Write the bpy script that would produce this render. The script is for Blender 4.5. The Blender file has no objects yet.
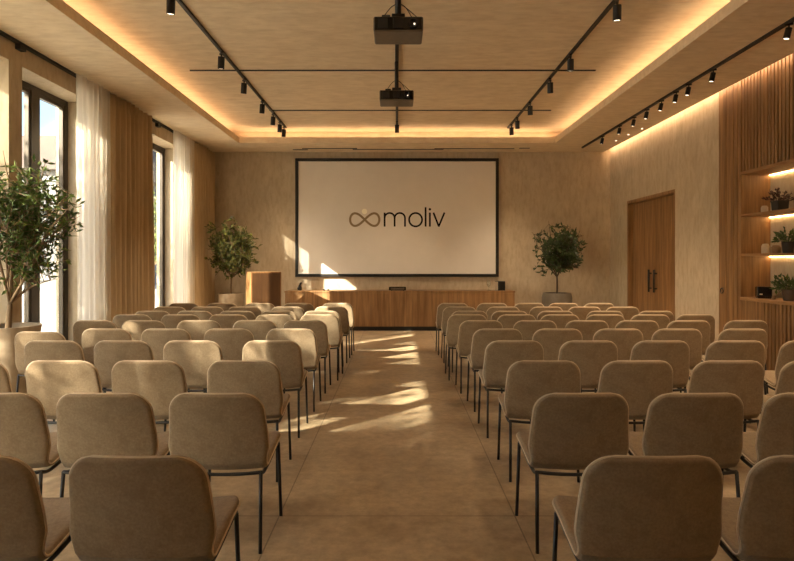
import bpy, bmesh, math, random
from mathutils import Vector, Matrix

S = bpy.context.scene
COL = S.collection
PI = math.pi

# ------------------------------------------------------------------ camera
cam_d = bpy.data.cameras.new('camera')
cam_d.sensor_width = 36.0
cam_d.lens = 36.0 * 580.0 / 794.0
cam_d.shift_y = -20.5 / 794.0
cam_d.clip_start = 0.05
cam = bpy.data.objects.new('camera', cam_d)
cam.location = (0, 0, 1.5)
cam.rotation_euler = (PI / 2, 0, 0)
COL.objects.link(cam)
S.camera = cam

# ------------------------------------------------------------------ view, world, sun
S.view_settings.view_transform = 'Standard'
S.view_settings.look = 'None'
S.view_settings.gamma = 1.0
S.view_settings.use_curve_mapping = False
S.view_settings.exposure = 0.24

SUN_DIR = Vector((1.0, 1.02, -0.73)).normalized()
world = bpy.data.worlds.new('world')
S.world = world
world.use_nodes = True
wn = world.node_tree.nodes
wn.clear()
sky = wn.new('ShaderNodeTexSky')
sky.sky_type = 'NISHITA'
sky.sun_disc = False
sky.sun_elevation = math.asin(-SUN_DIR.z)
sky.sun_rotation = math.atan2(-SUN_DIR.x, -SUN_DIR.y)
sky.air_density = 1.0
sky.dust_density = 2.5
bg = wn.new('ShaderNodeBackground')
bg.inputs['Strength'].default_value = 0.75
wo = wn.new('ShaderNodeOutputWorld')
world.node_tree.links.new(sky.outputs[0], bg.inputs['Color'])
world.node_tree.links.new(bg.outputs[0], wo.inputs['Surface'])

sun_d = bpy.data.lights.new('sun', 'SUN')
sun_d.energy = 42.0
sun_d.angle = math.radians(0.55)
sun_d.color = (1.0, 0.82, 0.61)
sun = bpy.data.objects.new('sun', sun_d)
sun.rotation_euler = SUN_DIR.to_track_quat('-Z', 'Y').to_euler()
sun.location = (-20, -20, 15)
COL.objects.link(sun)

LED = (1.0, 0.675, 0.41)
COVE_POWER = 15.5       # emission of the ceiling cove strips
WASH_POWER = 26.0       # strip washing the right wall
NICHE_POWER = 27.0
SPOT_POWER = 95.0       # watts of one track spotlight

# ------------------------------------------------------------------ materials
def lin(r, g, b):
    def f(c):
        c /= 255.0
        return c / 12.92 if c <= 0.04045 else ((c + 0.055) / 1.055) ** 2.4
    return (f(r), f(g), f(b), 1.0)

def base_mat(name):
    m = bpy.data.materials.new(name)
    m.use_nodes = True
    nt = m.node_tree
    p = nt.nodes['Principled BSDF']
    return m, nt, p

def mat(name, rgb, rough=0.6, metal=0.0, rgb2=None, scale=(8, 8, 8), detail=4.0, bump=0.0,
        bump_scale=None, spec=0.5, rgb3=None, scale3=(1, 1, 1), fac3=0.4, sheen=0.0, wave=None):
    m, nt, p = base_mat(name)
    N, L = nt.nodes, nt.links
    p.inputs['Roughness'].default_value = rough
    p.inputs['Metallic'].default_value = metal
    p.inputs['Specular IOR Level'].default_value = spec
    if sheen:
        p.inputs['Sheen Weight'].default_value = sheen
        p.inputs['Sheen Roughness'].default_value = 0.4
    p.inputs['Base Color'].default_value = lin(*rgb)
    tc = N.new('ShaderNodeTexCoord')
    def noise(sc, det):
        mp = N.new('ShaderNodeMapping')
        mp.inputs['Scale'].default_value = sc
        L.new(tc.outputs['Object'], mp.inputs['Vector'])
        n = N.new('ShaderNodeTexNoise')
        n.inputs['Scale'].default_value = 1.0
        n.inputs['Detail'].default_value = det
        n.inputs['Roughness'].default_value = 0.6
        L.new(mp.outputs[0], n.inputs['Vector'])
        return n
    if rgb2:
        n = noise(scale, detail)
        cr = N.new('ShaderNodeValToRGB')
        cr.color_ramp.elements[0].position = 0.3
        cr.color_ramp.elements[1].position = 0.7
        cr.color_ramp.elements[0].color = lin(*rgb)
        cr.color_ramp.elements[1].color = lin(*rgb2)
        L.new(n.outputs['Fac'], cr.inputs[0])
        out = cr.outputs[0]
        if rgb3:
            n3 = noise(scale3, 3.0)
            r3 = N.new('ShaderNodeValToRGB')
            r3.color_ramp.elements[0].position = 0.45
            r3.color_ramp.elements[1].position = 0.7
            r3.color_ramp.elements[0].color = (0, 0, 0, 1)
            r3.color_ramp.elements[1].color = (fac3,) * 3 + (1,)
            L.new(n3.outputs['Fac'], r3.inputs[0])
            mx = N.new('ShaderNodeMixRGB')
            L.new(r3.outputs[0], mx.inputs[0])
            L.new(out, mx.inputs[1])
            mx.inputs[2].default_value = lin(*rgb3)
            out = mx.outputs[0]
        L.new(out, p.inputs['Base Color'])
    if bump:
        nb = noise(bump_scale or scale, 5.0)
        b = N.new('ShaderNodeBump')
        b.inputs['Strength'].default_value = bump
        b.inputs['Distance'].default_value = 0.01
        L.new(nb.outputs['Fac'], b.inputs['Height'])
        L.new(b.outputs[0], p.inputs['Normal'])
    return m

def emit(name, color, strength):
    m = bpy.data.materials.new(name)
    m.use_nodes = True
    nt = m.node_tree
    nt.nodes.clear()
    e = nt.nodes.new('ShaderNodeEmission')
    e.inputs['Color'].default_value = (*color, 1)
    e.inputs['Strength'].default_value = strength
    o = nt.nodes.new('ShaderNodeOutputMaterial')
    nt.links.new(e.outputs[0], o.inputs['Surface'])
    return m

def glass_mat(name, tint=(0.97, 0.98, 0.98), refl=0.06):
    m = bpy.data.materials.new(name)
    m.use_nodes = True
    nt = m.node_tree
    nt.nodes.clear()
    t = nt.nodes.new('ShaderNodeBsdfTransparent')
    t.inputs['Color'].default_value = (*tint, 1)
    g = nt.nodes.new('ShaderNodeBsdfGlossy')
    g.inputs['Roughness'].default_value = 0.02
    mx = nt.nodes.new('ShaderNodeMixShader')
    mx.inputs[0].default_value = refl
    o = nt.nodes.new('ShaderNodeOutputMaterial')
    nt.links.new(t.outputs[0], mx.inputs[1])
    nt.links.new(g.outputs[0], mx.inputs[2])
    nt.links.new(mx.outputs[0], o.inputs['Surface'])
    return m

def sheer_mat(name):
    m = bpy.data.materials.new(name)
    m.use_nodes = True
    nt = m.node_tree
    nt.nodes.clear()
    N, L = nt.nodes, nt.links
    tr = N.new('ShaderNodeBsdfTransparent')
    tl = N.new('ShaderNodeBsdfTranslucent')
    df = N.new('ShaderNodeBsdfDiffuse')
    tl.inputs['Color'].default_value = lin(244, 237, 225)
    df.inputs['Color'].default_value = lin(244, 237, 225)
    a = N.new('ShaderNodeMixShader')
    a.inputs[0].default_value = 0.32
    b = N.new('ShaderNodeMixShader')
    b.inputs[0].default_value = 0.72
    o = N.new('ShaderNodeOutputMaterial')
    L.new(tl.outputs[0], a.inputs[1]); L.new(df.outputs[0], a.inputs[2])
    L.new(tr.outputs[0], b.inputs[1]); L.new(a.outputs[0], b.inputs[2])
    L.new(b.outputs[0], o.inputs['Surface'])
    return m

def leaf_mat(name, c1, c2, scale=9.0):
    m, nt, p = base_mat(name)
    N, L = nt.nodes, nt.links
    tc = N.new('ShaderNodeTexCoord')
    n = N.new('ShaderNodeTexNoise')
    n.inputs['Scale'].default_value = scale
    n.inputs['Detail'].default_value = 2
    L.new(tc.outputs['Object'], n.inputs['Vector'])
    cr = N.new('ShaderNodeValToRGB')
    cr.color_ramp.elements[0].position = 0.35
    cr.color_ramp.elements[1].position = 0.68
    cr.color_ramp.elements[0].color = lin(*c1)
    cr.color_ramp.elements[1].color = lin(*c2)
    L.new(n.outputs['Fac'], cr.inputs[0])
    L.new(cr.outputs[0], p.inputs['Base Color'])
    p.inputs['Roughness'].default_value = 0.45
    tl = N.new('ShaderNodeBsdfTranslucent')
    L.new(cr.outputs[0], tl.inputs['Color'])
    mx = N.new('ShaderNodeMixShader')
    mx.inputs[0].default_value = 0.25
    L.new(p.outputs[0], mx.inputs[1]); L.new(tl.outputs[0], mx.inputs[2])
    L.new(mx.outputs[0], N['Material Output'].inputs['Surface'])
    return m

def floor_mat():
    m, nt, p = base_mat('polished_concrete')
    N, L = nt.nodes, nt.links
    tc = N.new('ShaderNodeTexCoord')
    def noise(sc, det, rough=0.6):
        n = N.new('ShaderNodeTexNoise')
        n.inputs['Scale'].default_value = sc
        n.inputs['Detail'].default_value = det
        n.inputs['Roughness'].default_value = rough
        L.new(tc.outputs['Object'], n.inputs['Vector'])
        return n
    n1, n2 = noise(1.3, 8, 0.65), noise(14, 6, 0.7)
    cr = N.new('ShaderNodeValToRGB')
    cr.color_ramp.elements[0].position = 0.3
    cr.color_ramp.elements[1].position = 0.72
    cr.color_ramp.elements[0].color = lin(150, 128, 99)
    cr.color_ramp.elements[1].color = lin(206, 184, 150)
    L.new(n1.outputs['Fac'], cr.inputs[0])
    mx = N.new('ShaderNodeMixRGB'); mx.blend_type = 'OVERLAY'
    mx.inputs[0].default_value = 0.55
    L.new(cr.outputs[0], mx.inputs[1]); L.new(n2.outputs['Fac'], mx.inputs[2])
    # saw-cut joints: along the aisle at x = +-0.69 and across every 3 m
    sx = N.new('ShaderNodeSeparateXYZ')
    L.new(tc.outputs['Object'], sx.inputs[0])
    def math_node(op, a, b=None):
        q = N.new('ShaderNodeMath'); q.operation = op
        for i, v in enumerate((a, b)):
            if v is None: continue
            if isinstance(v, (int, float)): q.inputs[i].default_value = v
            else: L.new(v, q.inputs[i])
        return q.outputs[0]
    ax = math_node('ABSOLUTE', math_node('SUBTRACT', math_node('ABSOLUTE', sx.outputs['X']), 0.69))
    jx = math_node('LESS_THAN', ax, 0.004)
    my = math_node('ABSOLUTE', math_node('SUBTRACT', math_node('MODULO', math_node('ADD', sx.outputs['Y'], 31.0), 3.0), 1.4))
    jy = math_node('LESS_THAN', my, 0.004)
    j = math_node('MULTIPLY', math_node('MAXIMUM', jx, jy), 0.55)
    m2 = N.new('ShaderNodeMixRGB')
    L.new(j, m2.inputs[0]); L.new(mx.outputs[0], m2.inputs[1])
    m2.inputs[2].default_value = lin(70, 56, 42)
    L.new(m2.outputs[0], p.inputs['Base Color'])
    rr = N.new('ShaderNodeMapRange')
    rr.inputs['To Min'].default_value = 0.30
    rr.inputs['To Max'].default_value = 0.52
    L.new(n1.outputs['Fac'], rr.inputs['Value'])
    L.new(rr.outputs[0], p.inputs['Roughness'])
    p.inputs['Specular IOR Level'].default_value = 0.4
    return m

M = {}
M['floor'] = floor_mat()
M['wall'] = mat('beige_plaster', (184, 168, 143), 0.85, rgb2=(202, 186, 160), scale=(4, 4, 2.5), detail=10,
                bump=0.15, bump_scale=(18, 18, 18), rgb3=(166, 147, 119), scale3=(14, 14, 5), fac3=0.5)
M['ceiling'] = mat('ceiling_plaster', (216, 197, 167), 0.9, rgb2=(232, 214, 184), scale=(3.5, 9, 9), detail=9,
                   bump=0.12, bump_scale=(5, 30, 30), rgb3=(200, 176, 142), scale3=(5, 14, 9), fac3=0.45)
M['fabric'] = mat('taupe_fabric', (140, 121, 96), 0.92, rgb2=(158, 138, 111), scale=(90, 90, 90), detail=4,
                  bump=0.25, bump_scale=(260, 260, 260), spec=0.2, sheen=0.12, rgb3=(122, 102, 78), scale3=(16, 16, 16), fac3=0.45)
M['rim_light_piping'] = mat('taupe_rim_light_piping', (198, 178, 150), 0.8, rgb2=(208, 188, 160), scale=(50, 50, 50), spec=0.2)  # seam piping, toned paler to paint in the light the chair rims catch
M['black'] = mat('black_powder_coat', (22, 20, 19), 0.45, rgb2=(30, 28, 26), scale=(30, 30, 30))
M['black_gloss'] = mat('black_plastic', (16, 15, 15), 0.25, rgb2=(24, 22, 22), scale=(20, 20, 20))
M['grey_plastic'] = mat('dark_grey_plastic', (92, 80, 66), 0.5, rgb2=(104, 92, 76), scale=(20, 20, 20))
M['wood'] = mat('oak_veneer', (116, 83, 48), 0.5, rgb2=(164, 124, 80), scale=(14, 14, 1.2), detail=6,
                bump=0.05, bump_scale=(60, 60, 4), rgb3=(96, 65, 35), scale3=(22, 22, 0.7), fac3=0.6)
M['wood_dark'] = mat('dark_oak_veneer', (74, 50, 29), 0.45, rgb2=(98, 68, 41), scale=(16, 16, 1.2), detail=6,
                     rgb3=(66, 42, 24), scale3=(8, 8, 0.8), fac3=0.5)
M['wood_h'] = mat('oak_shelf', (136, 98, 60), 0.5, rgb2=(166, 126, 82), scale=(14, 1.2, 14), detail=6,
                  rgb3=(128, 84, 48), scale3=(7, 0.7, 7), fac3=0.4)
M['drape'] = mat('brown_linen', (190, 168, 136), 0.95, rgb2=(206, 184, 150), scale=(30, 30, 3), detail=4, spec=0.1,
                 bump=0.1, bump_scale=(160, 160, 60))
M['sheer'] = sheer_mat('white_sheer')
M['frame'] = mat('bronze_aluminium', (66, 58, 48), 0.4, metal=0.3, rgb2=(76, 66, 54), scale=(5, 5, 5))
M['glass'] = glass_mat('window_glass', (0.74, 0.78, 0.80))
M['clear'] = glass_mat('clear_glass', (0.93, 0.95, 0.94), 0.16)
M['screen'] = mat('matte_screen', (226, 220, 211), 0.9, rgb2=(230, 224, 215), scale=(4, 4, 4), spec=0.1)
M['logo_black'] = mat('black_print', (14, 12, 10), 0.8, rgb2=(18, 16, 14), scale=(9, 9, 9), spec=0.1)
M['logo_brown'] = mat('olive_print', (146, 128, 100), 0.8, rgb2=(150, 132, 104), scale=(9, 9, 9), spec=0.1)
M['logo_cream'] = mat('cream_print', (255, 250, 232), 0.8, rgb2=(255, 252, 238), scale=(9, 9, 9), spec=0.1)
M['stone_pot'] = mat('stoneware', (158, 140, 116), 0.75, rgb2=(186, 168, 142), scale=(7, 7, 4), detail=7, bump=0.2,
                     bump_scale=(20, 20, 20), rgb3=(138, 118, 94), scale3=(4, 4, 9), fac3=0.5)
M['pot_dark'] = mat('dark_stoneware', (88, 79, 67), 0.75, rgb2=(104, 94, 80), scale=(7, 7, 7), detail=6)
M['pot_black'] = mat('charcoal_ceramic', (26, 25, 24), 0.55, rgb2=(36, 33, 31), scale=(12, 12, 12))
M['pot_brown'] = mat('brown_ceramic', (74, 58, 44), 0.6, rgb2=(90, 70, 52), scale=(12, 12, 12))
M['soil'] = mat('soil', (50, 38, 28), 1.0, rgb2=(72, 56, 42), scale=(40, 40, 40), bump=0.5)
M['bark'] = mat('bark', (112, 90, 66), 0.9, rgb2=(150, 126, 96), scale=(30, 30, 6), bump=0.4)
M['bark_dark'] = mat('dark_bark', (62, 48, 36), 0.9, rgb2=(84, 68, 52), scale=(30, 30, 6), bump=0.4)
M['leaf_olive'] = leaf_mat('olive_leaves', (54, 76, 28), (112, 130, 58))
M['leaf_deep'] = leaf_mat('deep_green_leaves', (34, 50, 22), (70, 88, 40))
M['leaf_gold'] = leaf_mat('mixed_green_leaves', (42, 60, 24), (124, 122, 54), 16)
M['leaf_shelf'] = leaf_mat('shelf_plant_leaves', (48, 66, 32), (92, 110, 52), 30)
M['leaf_plum'] = leaf_mat('plum_leaves', (52, 44, 36), (92, 54, 56), 30)
M['leaf_out'] = leaf_mat('tree_leaves', (70, 92, 40), (128, 140, 70), 2)
M['jar'] = mat('pale_ceramic', (188, 170, 146), 0.5, rgb2=(200, 184, 160), scale=(14, 14, 14))
M['jar_brown'] = mat('amber_ceramic', (132, 100, 68), 0.45, rgb2=(148, 114, 78), scale=(14, 14, 14))
M['ground'] = mat('pale_paving', (188, 178, 162), 0.9, rgb2=(204, 196, 182), scale=(2, 2, 2))
M['house_wall'] = mat('pale_render', (112, 112, 112), 0.9, rgb2=(122, 121, 119), scale=(1, 1, 1))
M['house_roof'] = mat('roof_tiles', (92, 80, 72), 0.9, rgb2=(104, 90, 80), scale=(3, 3, 3))
M['house_pane'] = mat('house_glass', (120, 134, 146), 0.15, rgb2=(134, 146, 156), scale=(1, 1, 1))
M['cove_led'] = emit('warm_led_strip', LED, COVE_POWER)
M['wash_led'] = emit('warm_wash_strip', LED, WASH_POWER)
M['niche_led'] = emit('warm_niche_strip', (1.0, 0.62, 0.26), NICHE_POWER)
M['lamp'] = emit('spot_lens', (1.0, 0.82, 0.58), 4.0)
M['indicator'] = emit('indicator_lamp', (1.0, 0.8, 0.55), 2.0)

# ------------------------------------------------------------------ mesh helpers
def new_obj(name, bm, m=None, parent=None, smooth=False, bevel=0.0, segs=2):
    me = bpy.data.meshes.new(name)
    bmesh.ops.recalc_face_normals(bm, faces=bm.faces)
    bm.to_mesh(me)
    bm.free()
    if smooth:
        for p in me.polygons:
            p.use_smooth = True
    o = bpy.data.objects.new(name, me)
    COL.objects.link(o)
    if m is not None:
        me.materials.append(m)
    if parent is not None:
        o.parent = parent
    if bevel:
        b = o.modifiers.new('bevel', 'BEVEL')
        b.width = bevel
        b.segments = segs
        b.limit_method = 'ANGLE'
    return o

def tag(o, label, cat, group=None):
    o['label'] = label
    o['category'] = cat
    if group:
        o['group'] = group
    return o

def thing(name, label, cat, loc=(0, 0, 0), rz=0.0, group=None):
    o = bpy.data.objects.new(name, None)
    o.empty_display_size = 0.1
    COL.objects.link(o)
    o.location = loc
    o.rotation_euler = (0, 0, rz)
    return tag(o, label, cat, group)

def struct(name, bm, m, parent=None, smooth=False):
    o = new_obj(name, bm, m, parent, smooth)
    if parent is None:
        o['kind'] = 'structure'
    return o

def dup(root, loc, label, group=None, rz=None, sc=1.0):
    r = root.copy()
    COL.objects.link(r)
    r.location = loc
    if rz is not None:
        r.rotation_euler = (0, 0, rz)
    r.scale = (sc, sc, sc)
    r['label'] = label
    if group:
        r['group'] = group
    for ch in list(root.children):
        c = ch.copy()
        COL.objects.link(c)
        c.parent = r
        for g in ch.children:
            d = g.copy()
            COL.objects.link(d)
            d.parent = c
    return r

def box(bm, x0, x1, y0, y1, z0, z1, mtx=None):
    vs = [bm.verts.new(Vector(c)) for c in ((x0, y0, z0), (x1, y0, z0), (x1, y1, z0), (x0, y1, z0),
                                            (x0, y0, z1), (x1, y0, z1), (x1, y1, z1), (x0, y1, z1))]
    for f in ((0, 3, 2, 1), (4, 5, 6, 7), (0, 1, 5, 4), (1, 2, 6, 5), (2, 3, 7, 6), (3, 0, 4, 7)):
        bm.faces.new([vs[i] for i in f])
    if mtx is not None:
        bmesh.ops.transform(bm, matrix=mtx, verts=vs)
    return vs

def bx(*a, **k):
    bm = bmesh.new()
    box(bm, *a, **k)
    return bm

def tube(bm, pts, r, n=8, cap=True, closed=False):
    pts = [Vector(p) for p in pts]
    rs = r if isinstance(r, (list, tuple)) else [r] * len(pts)
    rings = []
    up = None
    L = len(pts)
    for i, p in enumerate(pts):
        if closed:
            d = pts[(i + 1) % L] - pts[i - 1]
        else:
            d = pts[min(i + 1, L - 1)] - pts[max(i - 1, 0)]
        if d.length < 1e-9: d = Vector((0, 0, 1))
        d.normalize()
        if up is None:
            up = Vector((0, 0, 1)) if abs(d.z) < 0.9 else Vector((1, 0, 0))
        a = d.cross(up)
        if a.length < 1e-6:
            a = d.orthogonal()
        a.normalize()
        b = d.cross(a).normalized()
        up = -b if (-b).dot(up) > 0 else b
        rings.append([bm.verts.new(p + (a * math.cos(t) + b * math.sin(t)) * rs[i])
                      for t in [2 * PI * k / n for k in range(n)]])
    rng = range(L) if closed else range(L - 1)
    for i in rng:
        A, B = rings[i], rings[(i + 1) % L]
        for k in range(n):
            bm.faces.new((A[k], A[(k + 1) % n], B[(k + 1) % n], B[k]))
    if cap and not closed:
        bm.faces.new(rings[0][::-1])
        bm.faces.new(rings[-1])

def lathe(bm, prof, n=24, c=(0, 0, 0), wob=None):
    rings = []
    for r, z in prof:
        rings.append([bm.verts.new((c[0] + r * math.cos(2 * PI * k / n), c[1] + r * math.sin(2 * PI * k / n), c[2] + z))
                      for k in range(n)])
    for A, B in zip(rings, rings[1:]):
        for k in range(n):
            bm.faces.new((A[k], A[(k + 1) % n], B[(k + 1) % n], B[k]))
    bm.faces.new(rings[0][::-1])
    bm.faces.new(rings[-1])

def catmull(P, n):
    P = [Vector(p) for p in P]
    out = []
    for i in range(len(P) - 1):
        p0 = P[max(i - 1, 0)]; p1 = P[i]; p2 = P[i + 1]; p3 = P[min(i + 2, len(P) - 1)]
        for k in range(n):
            t = k / n
            out.append(0.5 * ((2 * p1) + (p2 - p0) * t + (2 * p0 - 5 * p1 + 4 * p2 - p3) * t * t
                              + (3 * p1 - p0 - 3 * p2 + p3) * t ** 3))
    out.append(P[-1])
    return out

# ------------------------------------------------------------------ room sizes
XL, XR, YB, YF = -4.15, 4.70, 12.8, -3.0
HS, HU = 3.88, 4.18            # soffit and raised ceiling
CX, CY0, CY1 = 3.22, -2.0, 11.8

struct('floor', bx(-4.9, 5.4, YF - 0.3, YB + 0.3, -0.2, 0.0), M['floor'])

# back wall, rear wall
struct('wall_back', bx(-4.9, 5.4, YB, YB + 0.3, 0, 4.5), M['wall'])
struct('wall_rear', bx(-4.9, 5.4, YF - 0.3, YF, 0, 4.5), M['wall'])

# window wall: piers and lintel
WIN = [(-0.3, 2.85), (3.25, 6.2), (6.42, 7.86), (9.0, 11.15)]
WH = 3.64
bm = bmesh.new()
edges = [YF] + [v for w in WIN for v in w] + [YB]
for i in range(0, len(edges), 2):
    box(bm, -4.62, XL, edges[i], edges[i + 1], 0, WH)
box(bm, -4.62, XL, YF, YB, WH, 4.5)
struct('wall_left', bm, M['wall'])

# right wall: far part with the door opening; near part set back behind the shelving
D0, D1, DH = 9.80, 11.85, 2.70
bm = bmesh.new()
box(bm, XR, 5.1, 8.40, D0, 0, 4.5)
box(bm, XR, 5.1, D1, YB, 0, 4.5)
box(bm, XR, 5.1, D0, D1, DH, 4.5)
box(bm, XR + 0.25, 5.1, D0, D1, 0, DH)
box(bm, 5.1, 5.4, YF, YB, 0, 4.5)
box(bm, XR, 5.1, YF, 2.4, 0, 4.5)
struct('wall_right', bm, M['wall'])

# ceiling: soffit ring with raised lip, raised centre, wall-wash slot on the right
SLOT = 4.56
bm = bmesh.new()
T = 0.05
box(bm, -4.62, -CX, YF, YB, HS, HS + T)
box(bm, CX, SLOT, YF, YB, HS, HS + T)
box(bm, -CX, CX, CY1, YB, HS, HS + T)
box(bm, -CX, CX, YF, CY0, HS, HS + T)
LIP = HS + 0.12
box(bm, -CX - 0.03, -CX, CY0, CY1, HS + T, LIP)
box(bm, CX, CX + 0.03, CY0, CY1, HS + T, LIP)
box(bm, -CX - 0.03, CX + 0.03, CY1, CY1 + 0.03, HS + T, LIP)
box(bm, -CX - 0.03, CX + 0.03, CY0 - 0.03, CY0, HS + T, LIP)
E = 0.34
box(bm, -CX - E, CX + E, CY0 - E, CY1 + E, HU, HU + 0.1)
for s in (-1, 1):
    xa, xb = sorted((s * (CX + E), s * (CX + E + 0.05)))
    box(bm, xa, xb, CY0 - E, CY1 + E, HS + T, HU + 0.1)
box(bm, -CX - E, CX + E, CY1 + E, CY1 + E + 0.05, HS + T, HU + 0.1)
box(bm, -CX - E, CX + E, CY0 - E - 0.05, CY0 - E, HS + T, HU + 0.1)
box(bm, SLOT - 0.03, SLOT, YF, YB, HS + T, 4.25)
box(bm, SLOT - 0.03, 5.1, YF, YB, 4.25, 4.35)
struct('ceiling', bm, M['ceiling'])
struct('roof', bx(-4.62, 5.4, YF - 0.3, YB + 0.3, 4.5, 4.6), M['ceiling'])

# ------------------------------------------------------------------ windows
def window(idx, y0, y1, splits):
    X0, X1 = -4.53, -4.46
    w = 0.07
    bm = bmesh.new()
    box(bm, X0, X1, y0, y1, WH - w, WH)
    box(bm, X0, X1, y0, y1, 0.0, w)
    ys = [y0] + splits + [y1]
    for i, y in enumerate(ys):
        a = y if i == 0 else (y - w if i == len(ys) - 1 else y - w)
        b = y + w if i < len(ys) - 1 else y
        box(bm, X0 - 0.002, X1 + 0.002, a, b, w, WH - w)
    f = struct('window_%d' % idx, bm, M['frame'])
    for a, b in zip(ys, ys[1:]):
        sa = bmesh.new()
        i0, i1 = a + w, b - w
        for (p, q, r, s) in ((i0, i1, w, w + .045), (i0, i1, WH - w - .045, WH - w), (i0, i0 + .045, w + .045, WH - w - .045),
                             (i1 - .045, i1, w + .045, WH - w - .045)):
            box(sa, X0 + 0.012, X1 - 0.005, p, q, r, s)
        new_obj('sash', sa, M['frame'], f)
        new_obj('pane', bx(-4.50, -4.492, i0 + .04, i1 - .04, w + .04, WH - w - .04), M['glass'], f)
window(1, *WIN[0], [1.25])
window(2, *WIN[1], [4.7])
window(3, *WIN[2], [7.14])
window(4, *WIN[3], [10.0])

# ------------------------------------------------------------------ door
d = struct('door_1', bx(XR + 0.0, XR + 0.24, D0, D0 + 0.06, 0, DH), M['wood'])
for args in ((XR, XR + 0.24, D1 - 0.06, D1, 0, DH), (XR, XR + 0.24, D0 + 0.06, D1 - 0.06, DH - 0.06, DH)):
    new_obj('door_frame', bx(*args), M['wood'], d)
ym = (D0 + D1) / 2
for a, b, hy in ((D0 + 0.065, ym - 0.004, ym - 0.11), (ym + 0.004, D1 - 0.065, ym + 0.11)):
    bm = bmesh.new()
    n = 5
    for k in range(n):
        p0 = a + (b - a) * k / n
        p1 = a + (b - a) * (k + 1) / n - (0.004 if k < n - 1 else 0)
        box(bm, XR + 0.10, XR + 0.15, p0, p1, 0.01, DH - 0.065)
    box(bm, XR + 0.106, XR + 0.149, a + 0.001, b - 0.001, 0.011, DH - 0.066)
    leaf = new_obj('door_leaf', bm, M['wood'], d)
    hb = bmesh.new()
    tube(hb, [(XR + 0.045, hy, 0.90), (XR + 0.045, hy, 1.32)], 0.018, 10)
    tube(hb, [(XR + 0.045, hy, 0.97), (XR + 0.101, hy, 0.97)], 0.012, 8)
    tube(hb, [(XR + 0.045, hy, 1.25), (XR + 0.101, hy, 1.25)], 0.012, 8)
    new_obj('door_handle', hb, M['black'], leaf, smooth=True)

# thin black ceiling rods across the raised ceiling
def rod(name, y, x0, x1):
    o = struct(name, bx(x0, x1, y - 0.012, y + 0.012, HU - 0.014, HU), M['black'])
    return o
rod('trim_1', 8.18, -2.92, 2.80)
rod('trim_2', 10.36, -2.28, 2.75)
# slot trim pieces above the screen
for i, (x0, x1, y) in enumerate(((-2.24, -1.92, 12.50), (-2.02, -0.85, 12.36), (-0.95, 1.0, 12.46), (0.8, 2.5, 12.38), (2.6, 2.82, 12.33))):
    struct('trim_%d' % (i + 3), bx(x0, x1, y - 0.03, y + 0.03, HS - 0.008, HS), M['black'])

# ------------------------------------------------------------------ LED strips
zl = HS + T
def strip(x0, x1, y0, y1, label):
    tag(new_obj('led_strip', bx(x0, x1, y0, y1, zl, zl + 0.012), M['cove_led']), label, 'light strip', 'cove light strips')
strip(-CX - 0.20, -CX - 0.17, CY0, CY1, 'warm light strip hidden in the ceiling cove along the window side')
strip(CX + 0.17, CX + 0.20, CY0, CY1, 'warm light strip hidden in the ceiling cove along the door side')
strip(-CX, CX, CY1 + 0.17, CY1 + 0.20, 'warm light strip hidden in the ceiling cove above the projection screen')
strip(-CX, CX, CY0 - 0.20, CY0 - 0.17, 'warm light strip hidden in the ceiling cove at the rear of the hall')
tag(new_obj('wall_wash_strip', bx(4.561, 4.572, YF + 0.1, YB - 0.05, 3.965, 4.0), M['wash_led']),
    'warm light strip in the ceiling slot washing down the door wall', 'light strip')

# ------------------------------------------------------------------ built-in shelving on the right wall
PX = 4.66
SY0, SY1 = 2.4, 8.40
NY1 = 7.86
NZ0, NZ1 = 1.0, 2.65
sh = thing('shelving_unit', 'oak wall unit with fluted panels and three lit open shelves on the door side', 'shelving', (PX, 0, 0))
def part(name, bm, m, parent, **k):
    bmesh.ops.translate(bm, verts=bm.verts, vec=(-PX, 0, 0))
    return new_obj(name, bm, m, parent, **k)
bm = bmesh.new()
ys = [NY1, 7.95, 8.04, 8.22, SY1]
for a, b in zip(ys, ys[1:]):
    box(bm, PX, PX + 0.03, a, b - 0.014, 0, HS + 0.2)
box(bm, PX + 0.03, 5.1, NY1, NY1 + 0.02, 0, HS + 0.2)
box(bm, PX + 0.001, 5.1, SY1 - 0.0145, SY1 - 0.001, 0, HS + 0.2)
sp = part('side_panel', bm, M['wood'], sh)
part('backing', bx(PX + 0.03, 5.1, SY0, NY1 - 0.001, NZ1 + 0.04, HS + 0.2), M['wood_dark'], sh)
bm = bmesh.new()
y = NY1 - 0.075
while y > SY0 + 0.04:
    box(bm, PX, PX + 0.032, y, y + 0.045, NZ1 + 0.041, HS + 0.2)
    y -= 0.068
part('upper_panel', bm, M['wood'], sh)
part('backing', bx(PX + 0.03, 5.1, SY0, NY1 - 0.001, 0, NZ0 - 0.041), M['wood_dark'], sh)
bm = bmesh.new()
y = NY1 - 0.075
while y > SY0 + 0.04:
    box(bm, PX, PX + 0.032, y, y + (0.05 if y < 7.35 else 0.066), 0, NZ0 - 0.042)
    y -= 0.070
part('lower_panel', bm, M['wood'], sh)
part('back_panel', bx(5.06, 5.1, SY0, NY1 - 0.001, NZ0, NZ1), M['wall'], sh)
part('counter', bx(PX - 0.015, 5.1, SY0, NY1 - 0.001, NZ0 - 0.04, NZ0), M['wood_h'], sh, bevel=0.003)
part('top_board', bx(PX - 0.01, 5.1, SY0, NY1 - 0.001, NZ1, NZ1 + 0.04), M['wood_h'], sh)
SHZ = [1.585, 2.115]
for z in SHZ:
    part('shelf', bx(PX + 0.005, 5.059, SY0, NY1 - 0.001, z - 0.035, z), M['wood_h'], sh, bevel=0.003)
for z in (NZ1, SHZ[1] - 0.035, SHZ[0] - 0.035):
    part('led_strip', bx(5.042, 5.055, SY0 + 0.05, NY1 - 0.005, z - 0.008, z - 0.0005), M['niche_led'], sh)
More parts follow.
